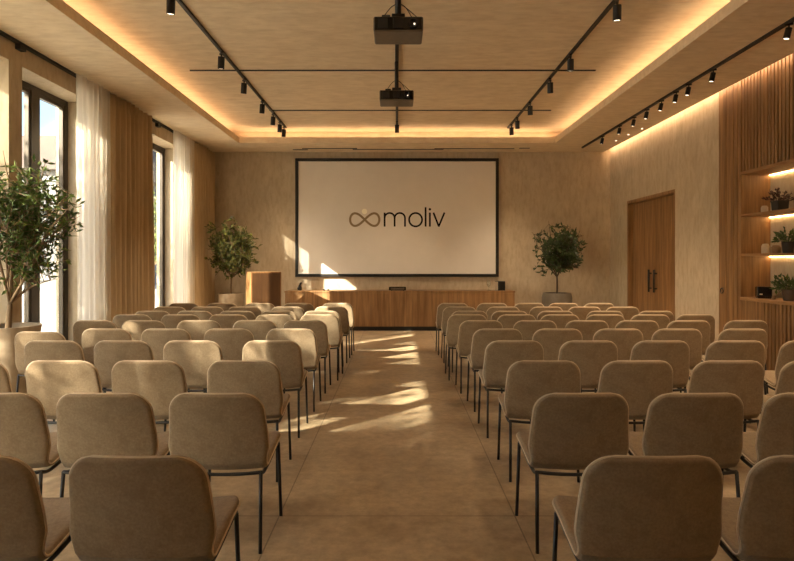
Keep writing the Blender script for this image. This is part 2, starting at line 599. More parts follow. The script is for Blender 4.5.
part('backing', bx(PX + 0.031, 5.09, NY1 + 0.021, SY1 - 0.015, 0.001, HS + 0.199), M['wood_dark'], sh)
bm = bmesh.new()
tube(bm, [(PX - 0.012, 8.30 + 0.036 * math.cos(t), 1.06 + 0.036 * math.sin(t)) for t in [2 * PI * k / 20 for k in range(20)]],
     0.0055, 6, closed=True)
box(bm, PX - 0.014, PX + 0.004, 8.294, 8.306, 1.09, 1.106)
part('ring_handle', bm, M['black'], sp, smooth=False)

# ------------------------------------------------------------------ curtains
def curtain_mesh(y0, y1, z0, z1, x, amp, wl, seed, gather=0.0):
    rnd = random.Random(seed)
    bm = bmesh.new()
    ny, nz = max(24, int((y1 - y0) / 0.010)), 14
    ph = [rnd.uniform(0, 6.28) for _ in range(4)]
    rows = []
    for j in range(nz + 1):
        tz = j / nz
        row = []
        for i in range(ny + 1):
            ty = i / ny
            yy = y0 + (y1 - y0) * ty
            q = yy + 0.03 * math.sin(yy * 5 + ph[0]) + 0.012 * math.sin(tz * 4 + yy * 3)
            a = amp * (0.75 + 0.25 * math.sin(yy * 7 + ph[1])) * (0.75 + 0.25 * (1 - tz))
            xx = x + a * math.sin(2 * PI * q / wl + ph[2]) + 0.3 * a * math.sin(4 * PI * q / wl + ph[3] + tz)
            row.append(bm.verts.new((xx, yy + 0.012 * math.sin(tz * 5 + i * 0.3), z0 + (z1 - z0) * tz)))
        rows.append(row)
    for A, B in zip(rows, rows[1:]):
        for i in range(ny):
            bm.faces.new((A[i], A[i + 1], B[i + 1], B[i]))
    return bm
CURT = HS - 0.032
def drape(y0, y1, seed, label):
    o = new_obj('drape', curtain_mesh(y0, y1, 0.012, CURT, -4.035, 0.078, 0.15, seed), M['drape'], smooth=True)
    so = o.modifiers.new('thickness', 'SOLIDIFY'); so.thickness = 0.004
    tag(o, label, 'curtain', 'brown drapes')
def sheer(y0, y1, seed, label, x=-4.02, z1=CURT, amp=0.04):
    o = new_obj('sheer_curtain', curtain_mesh(y0, y1, 0.012, z1, x, amp, 0.11, seed), M['sheer'], smooth=True)
    tag(o, label, 'curtain', 'white sheer curtains')
drape(8.20, 9.52, 3, 'brown pleated drape hanging between the two far windows')
drape(11.55, 12.72, 5, 'brown pleated drape hanging in the corner beside the back wall')
drape(2.80, 3.30, 8, 'brown pleated drape hanging between the two windows nearest the camera')
sheer(7.28, 8.14, 11, 'sunlit white sheer curtain beside the wide brown drape')
sheer(10.45, 11.46, 12, 'white sheer curtain at the far window beside the corner drape')
sheer(5.55, 6.17, 13, 'white sheer curtain behind the large potted tree', x=-4.41, z1=WH - 0.01, amp=0.02)
# curtain track
ct = tag(new_obj('curtain_track', bx(-4.148, -4.10, 2.2, YB - 0.05, HS - 0.028, HS), M['black']),
         'black curtain track fixed to the ceiling along the windows', 'curtain track')
for y in (6.35, 8.18, 10.0):
    new_obj('bracket', bx(-4.149, -4.09, y - 0.05, y + 0.05, HS - 0.085, HS - 0.028), M['black'], ct)

# ------------------------------------------------------------------ screen
SCX, SCY = (397 - 397) / 45.7, YB
sx0, sx1, sz0, sz1 = -2.235, 2.235, 1.13, 3.735
scr = thing('projection_screen', 'large framed projection screen showing a logo on the back wall', 'screen', (0, SCY, 0))
bm = bmesh.new()
fw = 0.065
for a in ((sx0, sx1, -0.07, -0.004, sz1 - fw, sz1), (sx0, sx1, -0.07, -0.004, sz0, sz0 + fw),
          (sx0, sx0 + fw, -0.07, -0.004, sz0 + fw, sz1 - fw), (sx1 - fw, sx1, -0.07, -0.004, sz0 + fw, sz1 - fw)):
    box(bm, *a)
new_obj('screen_frame', bm, M['black'], scr, bevel=0.004)
new_obj('screen_surface', bx(sx0 + fw, sx1 - fw, -0.045, -0.01, sz0 + fw, sz1 - fw), M['screen'], scr)

def ribbon(bm, pts, w, y0=-0.049, y1=-0.044, closed=False):
    """flat stroke of constant width in the x-z plane"""
    P = [Vector((p[0], p[1])) for p in pts]
    n = len(P)
    L_, R_ = [], []
    for i in range(n):
        if closed:
            a, b = P[i - 1], P[(i + 1) % n]
        else:
            a, b = P[max(i - 1, 0)], P[min(i + 1, n - 1)]
        t = (b - a).normalized()
        nn = Vector((-t.y, t.x)) * w / 2
        L_.append(P[i] + nn); R_.append(P[i] - nn)
    ring = []
    for l, r in zip(L_, R_):
        ring.append([bm.verts.new((l.x, y0, l.y)), bm.verts.new((r.x, y0, r.y)),
                     bm.verts.new((r.x, y1, r.y)), bm.verts.new((l.x, y1, l.y))])
    for i in range(n if closed else n - 1):
        A, B = ring[i], ring[(i + 1) % n]
        for k in range(4):
            bm.faces.new((A[k], A[(k + 1) % 4], B[(k + 1) % 4], B[k]))
    if not closed:
        bm.faces.new(ring[0]); bm.faces.new(ring[-1][::-1])

PXM = 580.0 / (YB - 0.047)        # pixels per metre on the screen
def sp_(px, py):
    return ((px - 397) / PXM, 1.5 + (260 - py) / PXM)
def spts(pts):
    return [sp_(*p) for p in pts]
def arc(cx, cy, rx, ry, a0, a1, n=14):
    return [(cx + rx * math.cos(math.radians(a0 + (a1 - a0) * k / n)), cy - ry * math.sin(math.radians(a0 + (a1 - a0) * k / n)))
            for k in range(n + 1)]
lw = 1.75 / PXM
bm = bmesh.new()
BL, XT = 226.6, 212.6       # base line and x-height
ribbon(bm, spts([(384.6, XT), (384.6, BL)]), lw)
ribbon(bm, spts([(384.6, BL), (384.6, 218)] + arc(389.6, 218, 5.0, 5.0, 180, 0) + [(394.6, BL)]), lw, -0.0493, -0.0443)
ribbon(bm, spts([(394.6, BL), (394.6, 218)] + arc(399.8, 218, 5.2, 5.0, 180, 0) + [(405.0, BL)]), lw, -0.0496, -0.0446)
ribbon(bm, spts(arc(415.6, 219.7, 6.5, 6.7, 0, 348, 28)), lw, closed=True)
ribbon(bm, spts([(425.6, 207.2), (425.6, BL)]), lw)
ribbon(bm, spts([(429.9, XT), (429.9, BL)]), lw)
ribbon(bm, spts(arc(429.9, 209.3, 0.62, 0.62, 0, 330, 11)), 1.2 / PXM, closed=True)
ribbon(bm, spts([(433.4, XT), (438.9, BL)]), lw)
ribbon(bm, spts([(444.5, XT), (438.7, BL)]), lw, -0.0493, -0.0443)
new_obj('logo_lettering', bm, M['logo_black'], scr)
bm = bmesh.new()
lem = []
for k in range(64):
    t = 2 * PI * k / 64
    dd = 1 + math.sin(t) ** 2 * 0.75
    lem.append((364.7 + 14.6 * math.cos(t) / (1 + 0.15 * math.sin(t) ** 2), 219.6 - 12.6 * math.sin(t) * math.cos(t)))
ribbon(bm, spts(lem), 2.2 / PXM, closed=True)
new_obj('logo_loop', bm, M['logo_brown'], scr)
bm = bmesh.new()
c0 = sp_(364.5, 211.4)
lathe(bm, [(2.7 / PXM, 0.0), (2.7 / PXM, 0.006)], 24)
bmesh.ops.transform(bm, matrix=Matrix.Translation((c0[0], -0.045, c0[1])) @ Matrix.Rotation(PI / 2, 4, 'X'), verts=bm.verts)
new_obj('logo_dot', bm, M['logo_cream'], scr)

# ------------------------------------------------------------------ sideboard
SBY = 12.26
sb = thing('sideboard', 'long low oak sideboard under the projection screen', 'sideboard', (0.06, SBY, 0))
x0, x1 = -2.43, 2.43
new_obj('plinth', bx(x0 + 0.05, x1 - 0.05, 0.05, 0.50, 0, 0.09), M['black'], sb)
new_obj('carcass', bx(x0, x1, 0.022, 0.50, 0.09, 0.81), M['wood'], sb)
new_obj('top', bx(x0 - 0.01, x1 + 0.01, -0.005, 0.52, 0.81, 0.845), M['wood'], sb, bevel=0.003)
nd = 8
for k in range(nd):
    a = x0 + (x1 - x0) * k / nd + 0.003
    b = x0 + (x1 - x0) * (k + 1) / nd - 0.003
    new_obj('door', bx(a, b, 0.0, 0.021, 0.095, 0.80), M['wood'], sb, bevel=0.002)
ST = 0.845

# things on the sideboard
def at(px, Y):
    return (px - 397) * Y / 580.0
Yt = SBY + 0.2
t = thing('figurine', 'small dark bird figurine at the window end of the sideboard', 'figurine', (at(299.8, Yt), Yt, ST))
bm = bmesh.new()
lathe(bm, [(0.03, 0), (0.045, 0.02), (0.04, 0.06), (0.028, 0.10), (0.02, 0.125)], 12)
tube(bm, [(0.005, 0, 0.12), (0.015, 0, 0.145), (0.03, 0, 0.165), (0.055, 0, 0.155)], [0.02, 0.024, 0.02, 0.004], 8)
tube(bm, [(-0.03, 0, 0.06), (-0.05, 0, 0.025)], [0.022, 0.006], 8)
new_obj('body', bm, M['pot_black'], t, smooth=True)
for i, px in enumerate((324.0, 328.2)):
    bm = bmesh.new()
    lathe(bm, [(0.022, 0), (0.028, 0.006), (0.026, 0.022), (0.012, 0.030)], 12)
    o = new_obj('paperweight', bm, M['pot_black'], smooth=True)
    o.location = (at(px, Yt), Yt, ST)
    tag(o, ('small black knob-like object on the sideboard, nearer the bird figurine',
            'small black knob-like object on the sideboard, nearer the flat box')[i], 'ornament', 'small ornaments on the sideboard')
t = thing('receiver_box', 'flat black receiver box in the middle of the sideboard', 'receiver', (at(397.5, Yt), Yt - 0.02, ST))
new_obj('case', bx(-0.18, 0.18, -0.08, 0.1, 0.008, 0.08), M['black_gloss'], t, bevel=0.006)
new_obj('front_panel', bx(-0.15, 0.15, -0.083, -0.079, 0.022, 0.066), M['grey_plastic'], t)
for sx in (-0.13, 0.13):
    new_obj('foot', bx(sx - 0.015, sx + 0.015, -0.06, 0.08, 0, 0.009), M['black'], t)
bm = bmesh.new()
lathe(bm, [(0.045, 0), (0.045, 0.01), (0.012, 0.02), (0.01, 0.05), (0.02, 0.075), (0.045, 0.12), (0.05, 0.16), (0.035, 0.21),
           (0.032, 0.21), (0.046, 0.16), (0.04, 0.12), (0.015, 0.08), (0.004, 0.075)], 20)
o = new_obj('glass_vase', bm, M['clear'], smooth=True)
o.location = (at(488.8, Yt), Yt, ST)
tag(o, 'slender clear glass vase on the sideboard beside the black speaker', 'vase')
t = thing('speaker', 'small black box speaker at the door end of the sideboard', 'speaker', (at(500.3, Yt), Yt, ST), rz=0.35)
new_obj('cabinet', bx(-0.085, 0.085, -0.07, 0.09, 0, 0.2), M['pot_black'], t, bevel=0.012)
new_obj('grille', bx(-0.07, 0.07, -0.076, -0.069, 0.015, 0.185), M['black'], t, bevel=0.004)
new_obj('side_trim', bx(-0.091, -0.084, -0.05, 0.07, 0.01, 0.19), M['jar'], t)

# ------------------------------------------------------------------ lectern
LY = 11.35
le = thing('lectern', 'plain oak lectern box standing between the corner tree and sideboard', 'lectern', (at(263.5, LY), LY, 0), rz=math.radians(29))
W2, DP, LH = 0.295, 0.2, 1.27
new_obj('front_panel', bx(-W2 + 0.022, W2 - 0.022, -DP, -DP + 0.025, 0.05, LH - 0.025), M['wood_dark'], le)
new_obj('base', bx(-W2 + 0.02, W2 - 0.02, -DP + 0.02, DP - 0.02, 0, 0.05), M['black'], le)
for s in (-1, 1):
    a, b = sorted((s * W2, s * (W2 - 0.022)))
    new_obj('side_panel', bx(a, b, -DP, DP, 0.05, LH - 0.025), M['wood'], le)
new_obj('top', bx(-W2, W2, -DP, DP, LH - 0.025, LH), M['wood'], le, bevel=0.003)
new_obj('shelf', bx(-W2 + 0.022, W2 - 0.022, -DP + 0.025, DP - 0.02, 0.8, 0.82), M['wood_h'], le)

# ------------------------------------------------------------------ plants
def add_leaf(bm, p, d, length, width, rnd, fold=0.25, side=None):
    d = d.normalized()
    r = Vector((rnd.uniform(-1, 1), rnd.uniform(-1, 1), rnd.uniform(-1, 1)))
    s = d.cross(r)
    if s.length < 1e-3: s = d.orthogonal()
    s.normalize()
    u = s.cross(d).normalized()
    a = bm.verts.new(p)
    m1 = bm.verts.new(p + d * length * 0.5 + s * width / 2 + u * width * fold)
    m2 = bm.verts.new(p + d * length * 0.5 - s * width / 2 + u * width * fold)
    tip = bm.verts.new(p + d * length - u * width * fold * 0.4)
    bm.faces.new((a, m1, tip)); bm.faces.new((a, tip, m2))

def tree_geo(seed, fork_z, trunk_r, centre, rad, nb, nt, nl, ll, lwid, lean=(0, 0), low=0.0, stems=1, z0=0.0, ok=None):
    ok = ok or (lambda p: True)
    """trunk and foliage meshes of a small tree; local origin at trunk foot"""
    rnd = random.Random(seed)
    tb, fb = bmesh.new(), bmesh.new()
    c = Vector(centre)
    starts = []
    for s in range(stems):
        a = rnd.uniform(0, 2 * PI)
        off = Vector((math.cos(a), math.sin(a), 0)) * (0.02 if stems > 1 else 0)
        top = Vector((lean[0] + off.x * 3, lean[1] + off.y * 3, fork_z))
        path = catmull([(off.x, off.y, z0), (off.x + lean[0] * .3 + rnd.uniform(-.015, .015), off.y + lean[1] * .3, z0 + (fork_z - z0) * .5), top], 5)
        tube(tb, path, [trunk_r * (1 - 0.35 * i / (len(path) - 1)) for i in range(len(path))], 8)
        starts.append(top)
    prim = []
    for b in range(nb):
        while True:
            v = Vector((rnd.uniform(-1, 1), rnd.uniform(-1, 1), rnd.uniform(-0.7 + low, 1)))
            if 0.35 < v.length < 0.85 and ok(c + Vector((v.x * rad[0], v.y * rad[1], 0))): break
        end = c + Vector((v.x * rad[0], v.y * rad[1], v.z * rad[2]))
        if b < 5 or not prim:
            st, r0 = starts[b % len(starts)], trunk_r * rnd.uniform(0.45, 0.62)
        else:
            pa = min(prim, key=lambda q: (q[-1] - end).length)
            st, r0 = pa[rnd.randint(2, 6)], trunk_r * rnd.uniform(0.22, 0.32)
        mid = st.lerp(end, 0.45) + Vector((rnd.uniform(-.05, .05), rnd.uniform(-.05, .05), 0.10 * (end - st).length))
        bp = catmull([st, mid, end], 5)
        if b < 5: prim.append(bp)
        tube(tb, bp, [max(0.0025, r0 * (1 - 0.85 * i / (len(bp) - 1))) for i in range(len(bp))], 6)
        for k in range(nt):
            f = rnd.uniform(0.4, 1.0)
            i = min(int(f * (len(bp) - 1)), len(bp) - 2)
            p0 = bp[i]
            while True:
                w = Vector((rnd.uniform(-1, 1), rnd.uniform(-1, 1), rnd.uniform(-0.85 + low, 1)))
                if w.length < 1 and ok(c + Vector((w.x * rad[0], w.y * rad[1], 0))): break
            tgt = c + Vector((w.x * rad[0], w.y * rad[1], w.z * rad[2]))
            dirv = (tgt - p0)
            ln = min(dirv.length, rnd.uniform(0.25, 0.5) * max(rad))
            if ln < 0.02: continue
            dirv.normalize()
            e = p0 + dirv * ln
            m = p0.lerp(e, 0.5) + Vector((0, 0, 0.05 * ln))
            tw = catmull([p0, m, e], 3)
            tube(tb, tw, [0.004 * max(1, trunk_r / 0.03), 0.0035, 0.003, 0.003, 0.0025, 0.002, 0.002][:len(tw)], 4)
            for q in range(nl):
                g = rnd.uniform(0.2, 1.0)
                j = min(int(g * (len(tw) - 1)), len(tw) - 2)
                pp = tw[j].lerp(tw[j + 1], g * (len(tw) - 1) - j)
                dd = dirv * 0.7 + Vector((rnd.gauss(0, .6), rnd.gauss(0, .6), rnd.gauss(0.1, .55)))
                L_ = ll * rnd.uniform(0.6, 1.15)
                if not ok(pp + dd.normalized() * L_ * 1.1): continue
                add_leaf(fb, pp, dd, L_, lwid * rnd.uniform(.7, 1.15), rnd)
    return tb, fb

def potted_tree(name, label, loc, pot_prof, pot_m, leaf_m, soil_z, soil_r, geo, rz=0.0, bark='bark'):
    t = thing(name, label, 'potted plant', loc, rz)
    bm = bmesh.new(); lathe(bm, pot_prof, 32)
    pot = new_obj('pot', bm, pot_m, t, smooth=True)
    pot.modifiers.new('es', 'EDGE_SPLIT').split_angle = math.radians(40)
    bm = bmesh.new(); lathe(bm, [(soil_r, soil_z - 0.03), (soil_r * 0.98, soil_z), (soil_r * .4, soil_z + 0.015)], 24)
    new_obj('soil', bm, M['soil'], t, smooth=True)
    tb, fb = geo
    new_obj('trunk', tb, M[bark], t, smooth=True)
    new_obj('foliage', fb, leaf_m, t)
    return t

# large tree by the windows
PY = 5.85
potted_tree('potted_tree', 'large olive-leaved tree in a tall stone pot by the nearest window',
            (at(8, PY), PY, 0),
            [(0.19, 0), (0.205, 0.02), (0.245, 0.35), (0.275, 0.70), (0.29, 0.80), (0.295, 0.84), (0.265, 0.84), (0.255, 0.78), (0.2, 0.74)],
            M['stone_pot'], M['leaf_olive'], 0.79, 0.257,
            tree_geo(21, 1.06, 0.032, (0.18, -0.06, 1.92), (0.86, 0.74, 0.95), 24, 15, 8, 0.085, 0.031, lean=(0.02, 0), z0=0.78,
                     ok=lambda p: p.x < 0.86 and p.x > (-0.18 if p.y > 0.28 else -0.42)))
# tree in the window corner
BY = 11.95
potted_tree('potted_tree', 'leafy tree in a pale stone pot in the corner behind the lectern',
            (at(231, BY), BY, 0),
            [(0.17, 0), (0.2, 0.03), (0.245, 0.35), (0.255, 0.72), (0.258, 0.815), (0.23, 0.815), (0.225, 0.76)],
            M['stone_pot'], M['leaf_gold'], 0.775, 0.226,
            tree_geo(32, 1.12, 0.024, (0.0, -0.04, 1.76), (0.68, 0.55, 0.80), 24, 13, 8, 0.12, 0.05, lean=(0.01, 0), z0=0.76, ok=lambda p: p.x > -0.5 and p.y < 0.78))
BY2 = 12.0
potted_tree('potted_tree', 'dark green tree in a grey bowl pot near the door corner',
            (at(557, BY2), BY2, 0),
            [(0.2, 0), (0.24, 0.03), (0.31, 0.40), (0.305, 0.72), (0.285, 0.82), (0.262, 0.82), (0.26, 0.77)],
            M['pot_dark'], M['leaf_deep'], 0.785, 0.263,
            tree_geo(43, 1.15, 0.024, (0.02, -0.02, 1.74), (0.78, 0.50, 0.76), 20, 12, 8, 0.11, 0.045, lean=(0.0, 0), z0=0.77, ok=lambda p: p.y < 0.75), bark='bark_dark')

# shelf things
def small_plant(name, label, loc, r, h, pm, lm, n, ll, seed, square=False, spread=1.0):
    rnd = random.Random(seed)
    t = thing(name, label, 'potted plant', loc)
    bm = bmesh.new()
    if square:
        box(bm, -r, r, -r, r, 0, h)
        for v in bm.verts:
            if v.co.z < 0.01: v.co.x *= 0.9; v.co.y *= 0.9
        new_obj('pot', bm, pm, t, bevel=0.006)
    else:
        lathe(bm, [(r * .78, 0), (r * .82, 0.01), (r, h * .9), (r, h), (r * .86, h), (r * .84, h * .9)], 20)
        new_obj('pot', bm, pm, t, smooth=True)
    sb_, lb_ = bmesh.new(), bmesh.new()
    for k in range(n):
        a = rnd.uniform(0, 2 * PI)
        el = rnd.uniform(0.1, 1.3)
        L_ = rnd.uniform(.5, 1.0) * r * 2.0 * spread
        d = Vector((math.cos(a) * math.cos(el), math.sin(a) * math.cos(el), math.sin(el) * 1.1))
        p0 = Vector((math.cos(a), math.sin(a), 0)) * r * .4 + Vector((0, 0, h * .92))
        e = p0 + d * L_
        tube(sb_, [p0, p0.lerp(e, .5) + Vector((0, 0, .01)), e], [.003, .0025, .0015], 4)
        for q in range(5):
            f = rnd.uniform(.35, 1)
            dd = d + Vector((rnd.gauss(0, .7), rnd.gauss(0, .7), rnd.gauss(0, .5)))
            add_leaf(lb_, p0.lerp(e, f), dd, ll * rnd.uniform(.7, 1.2), ll * .42, rnd)
    new_obj('stems', sb_, lm, t)
    new_obj('foliage', lb_, lm, t)
    return t
def shelf_at(px, X):
    return (X, X * 580.0 / (px - 397), 0)
def put(px, X, z):
    p = shelf_at(px, X)
    return (p[0], p[1], z)
small_plant('shelf_plant', 'plum-leaved plant in a black square pot on the top shelf', put(780, 4.82, SHZ[1]), 0.072, 0.13, M['pot_black'], M['leaf_plum'], 24, 0.055, 5, True, 1.1)
small_plant('shelf_plant', 'green plant in a black round pot on the middle shelf', put(788, 4.82, SHZ[0]), 0.070, 0.14, M['pot_black'], M['leaf_shelf'], 34, 0.06, 6, False, 1.25)
small_plant('shelf_plant', 'green plant in a brown pot on the wall unit counter', put(790, 4.82, NZ0), 0.088, 0.14, M['pot_brown'], M['leaf_shelf'], 34, 0.075, 7, False, 1.0)
def jar(name, px, X, z, r, h, m, label, lid=True):
    t = thing(name, label, 'jar', put(px, X, z), group='jars on the shelves')
    bm = bmesh.new()
    lathe(bm, [(r * .9, 0), (r, 0.008), (r, h * .75), (r * .8, h * .86), (r * .72, h * .88)], 18)
    new_obj('body', bm, m, t, smooth=True)
    bm = bmesh.new()
    lathe(bm, [(r * .74, h * .86), (r * .78, h * .9), (r * .7, h * .97), (r * .2, h)], 18)
    new_obj('lid', bm, m, t, smooth=True)
jar('ceramic_jar', 764.5, 4.83, SHZ[1], 0.042, 0.10, M['jar'], 'small pale jar on the top shelf beside the plum-leaved plant')
jar('ceramic_jar', 765.5, 4.84, SHZ[0], 0.048, 0.13, M['jar'], 'pale jar on the middle shelf, farther from the plant')
jar('ceramic_jar', 776.0, 4.84, SHZ[0], 0.055, 0.105, M['jar_brown'], 'amber brown jar on the middle shelf beside the round black pot')
jar('ceramic_jar', 774.0, 4.80, NZ0, 0.022, 0.05, M['jar_brown'], 'tiny amber jar on the counter beside the black toaster')
t = thing('toaster', 'black toaster-like box on the wall unit counter', 'toaster', put(763.5, 4.80, NZ0), rz=-0.35)
new_obj('case', bx(-0.085, 0.085, -0.075, 0.075, 0.008, 0.15), M['black_gloss'], t, bevel=0.016, segs=3)
new_obj('base', bx(-0.075, 0.075, -0.065, 0.065, 0, 0.009), M['black'], t)
new_obj('slot', bx(-0.06, 0.06, -0.015, 0.015, 0.1495, 0.153), M['grey_plastic'], t)
new_obj('lever', bx(-0.06, -0.03, -0.088, -0.074, 0.05, 0.062), M['jar'], t)

# ------------------------------------------------------------------ tracks, spotlights, projectors
def track(x, y0, y1, z, label, w=0.036, h=0.03):
    o = new_obj('ceiling_track', bx(x - w / 2, x + w / 2, y0, y1, z - h, z), M['black'])
    tag(o, label, 'light track', 'ceiling light tracks')
TZ = HU
track(-2.24, 1.0, 11.7, TZ, 'black light track on the raised ceiling, window side')
track(2.24, 1.0, 11.7, TZ, 'black light track on the raised ceiling, door side')
track(0.0, 1.0, 11.75, TZ, 'black ceiling rail in the centre carrying both projectors', 0.045, 0.035)
track(3.90, 3.5, 12.2, HS, 'black light track on the lower ceiling beside the door wall')

def make_spot(label, group):
    t = thing('spotlight', label, 'spotlight', (0, 0, 0), group=group)
    bm = bmesh.new()
    box(bm, -0.016, 0.016, -0.05, 0.05, -0.022, 0)
    new_obj('adapter', bm, M['black'], t)
    bm = bmesh.new()
    tube(bm, [(0, 0, -0.02), (0, 0, -0.06)], 0.011, 8)
    new_obj('stem', bm, M['black'], t)
    tilt = Matrix.Translation((0, 0, -0.055)) @ Matrix.Rotation(math.radians(12), 4, 'X')
    bm = bmesh.new()
    lathe(bm, [(0.036, 0.0), (0.042, -0.004), (0.042, -0.15), (0.038, -0.152), (0.036, -0.142)], 18)
    bmesh.ops.transform(bm, matrix=tilt, verts=bm.verts)
    b = new_obj('body', bm, M['black'], t, smooth=True)
    b.modifiers.new('es', 'EDGE_SPLIT').split_angle = math.radians(35)
    bm = bmesh.new()
    lathe(bm, [(0.034, -0.147), (0.034, -0.1445)], 18)
    bmesh.ops.transform(bm, matrix=tilt, verts=bm.verts)
    new_obj('lens', bm, M['lamp'], b)
    ld = bpy.data.lights.new('spot_beam', 'SPOT')
    ld.energy = SPOT_POWER
    ld.spot_size = math.radians(75)
    ld.spot_blend = 0.9
    ld.color = (1.0, 0.755, 0.50)
    ld.shadow_soft_size = 0.035
    lo = bpy.data.objects.new('spot_beam', ld)
    COL.objects.link(lo)
    lo.parent = t
    lo.location = tilt @ Vector((0, 0, -0.17))
    lo.rotation_euler = (math.radians(12), 0, 0)
    return t
ordw = ['first', 'second', 'third', 'fourth', 'fifth', 'sixth', 'seventh', 'eighth', 'ninth', 'tenth', 'eleventh']
spot0 = None
def spots(x, z, ys, where, group, rz=0.0, sc=1.0):
    global spot0
    for i, y in enumerate(ys):
        lab = 'black cylindrical spotlight on the %s, %s from the camera' % (where, ordw[i])
        if spot0 is None:
            spot0 = make_spot(lab, group)
            spot0.location = (x, y, z)
            spot0.rotation_euler = (0, 0, rz)
        else:
            dup(spot0, (x, y, z), lab, group, rz, sc)
spots(-2.24, TZ - 0.03, [2.2, 4.0, 5.75, 7.4, 8.5, 9.65, 10.5, 11.1, 11.5], 'window-side ceiling track', 'spotlights on the window-side track', 0.5)
spots(2.24, TZ - 0.03, [2.2, 4.0, 5.9, 7.49, 8.48, 9.76, 10.8, 11.35], 'door-side raised ceiling track', 'spotlights on the door-side track', -0.3)
spots(3.90, HS - 0.03, [4.4, 5.77, 7.15, 7.75, 8.10, 8.55, 9.05, 9.54, 10.15, 11.0], 'lower track by door wall', 'spotlights on the lower track', 0.9, 0.72)
spots(0.0, TZ - 0.035, [11.1], 'central rail beyond both projectors', 'spotlights on the central rail')
# recessed downlights beside the lower track
for i, (px, py) in enumerate(((616, 140.5), (628.5, 134.5), (642, 128.5))):
    Yd = 580 * 2.38 / (260 - py)
    t = thing('downlight', 'tiny recessed ceiling downlight near door wall, %s from the camera' % ('farthest', 'middle', 'nearest')[i],
              'downlight', (at(px, Yd), Yd, HS), group='recessed downlights')
    bm = bmesh.new(); lathe(bm, [(0.028, -0.005), (0.03, -0.003), (0.03, 0.0)], 16)
    r_ = new_obj('trim_ring', bm, M['jar'], t)
    bm = bmesh.new(); lathe(bm, [(0.018, -0.007), (0.018, -0.0045)], 16)
    new_obj('lens', bm, M['lamp'], t)

def make_projector(label, loc, s=1.0):
    t = thing('projector', label, 'projector', loc, group='ceiling projectors')
    hx, d0, h = 0.225 * s, 0.34 * s, 0.135 * s      # origin: bottom centre of the case
    new_obj('case', bx(-hx, hx, 0, d0, 0, h), M['grey_plastic'], t, bevel=0.016, segs=3)
    new_obj('rear_panel', bx(-hx + 0.012, hx - 0.012, -0.004, 0.002, 0.010, h - 0.01), M['black_gloss'], t, bevel=0.003)
    for i in range(2):
        xx = (-0.14, 0.0)[i] * s
        new_obj('port_block', bx(xx - 0.045 * s, xx + 0.045 * s, -0.010, -0.003, 0.025, h - 0.02), M['black'], t, bevel=0.003)
    bm = bmesh.new()
    lathe(bm, [(0.042 * s, 0), (0.045 * s, 0.02), (0.038 * s, 0.024), (0.03 * s, 0.016)], 20)
    bmesh.ops.transform(bm, matrix=Matrix.Translation((0.135 * s, -0.002, h * .5)) @ Matrix.Rotation(PI / 2, 4, 'X'), verts=bm.verts)
    new_obj('lens', bm, M['black_gloss'], t, smooth=True)
    bm = bmesh.new(); lathe(bm, [(0.008, 0), (0.008, 0.004)], 10)
    bmesh.ops.transform(bm, matrix=Matrix.Translation((0.145 * s, -0.020, h * .42)) @ Matrix.Rotation(PI / 2, 4, 'X'), verts=bm.verts)
    new_obj('indicator', bm, M['indicator'], t)
    top = TZ - 0.034 - loc[2]
    new_obj('mount_plate', bx(-0.06, 0.06, 0.06, 0.20, h, h + 0.05), M['black'], t, bevel=0.004)
    bm = bmesh.new()
    tube(bm, [(0, 0.13, h + 0.05), (0, 0.13, top)], 0.026 * s, 12)
    new_obj('pole', bm, M['black'], t, smooth=True)
    bm = bmesh.new()
    for sx, e in ((-1, (-0.13, -0.02, h - .01)), (1, (0.12, 0.0, h - .01)), (1, (0.19, 0.02, h - 0.02))):
        tube(bm, catmull([(sx * 0.02, 0.12, h + 0.16), (sx * 0.07, 0.06, h + 0.10), e], 5), 0.004, 5)
    new_obj('cable', bm, M['black'], t, smooth=True)
    new_obj('cap', bx(-0.15 * s, -0.075 * s, 0.03, 0.1, h, h + 0.025), M['black'], t, bevel=0.004)
    return t
make_projector('black ceiling projector nearer the camera', (0.012, 5.23, 3.565))
make_projector('black ceiling projector nearer the screen', (-0.005, 7.62, 3.60), 1.0)

# ------------------------------------------------------------------ chairs
PROF = [(.222, .438), (.205, .456), (.17, .464), (.05, .450), (-.08, .424), (-.17, .410), (-.212, .428), (-.234, .480),
        (-.250, .57), (-.275, .70), (-.300, .82)]
def profile():
    pts = catmull([(0, a, b) for a, b in PROF], 10)
    d = [0.0]
    for a, b in zip(pts, pts[1:]):
        d.append(d[-1] + (b - a).length)
    return pts, d
_pp, _pd = profile()
PL = _pd[-1]
def prof_at(s):
    s = max(0.0, min(PL, s))
    for i in range(len(_pd) - 1):
        if s <= _pd[i + 1]:
            f = (s - _pd[i]) / (_pd[i + 1] - _pd[i])
            return _pp[i].lerp(_pp[i + 1], f)
    return _pp[-1]
SBEND = 0.475      # arc length where seat meets backrest
def half_w(s):
    r0, r1 = 0.11, 0.095
    # body widths
    if s < SBEND: w = 0.246
    else:
        f = min(1, (s - SBEND) / 0.09)
        w = 0.246 + 0.014 * (f * f * (3 - 2 * f))
    if s > SBEND + .09: w = 0.260 - 0.024 * (s - SBEND - .09) / (PL - SBEND - .09)
    if s < r0: w = w - r0 + math.sqrt(max(0, r0 * r0 - (r0 - s) ** 2))
    e = PL - s
    if e < r1: w = w - r1 + math.sqrt(max(0, r1 * r1 - (r1 - e) ** 2))
    return w
def surf(u, s):
    p = prof_at(s)
    w = half_w(s)
    x = w * u
    k = min(1, max(0, (s - SBEND + 0.10) / 0.25))
    q = (x / 0.25) ** 2
    return Vector((x, p.y + 0.030 * k * q, p.z + 0.016 * (1 - k) * q))
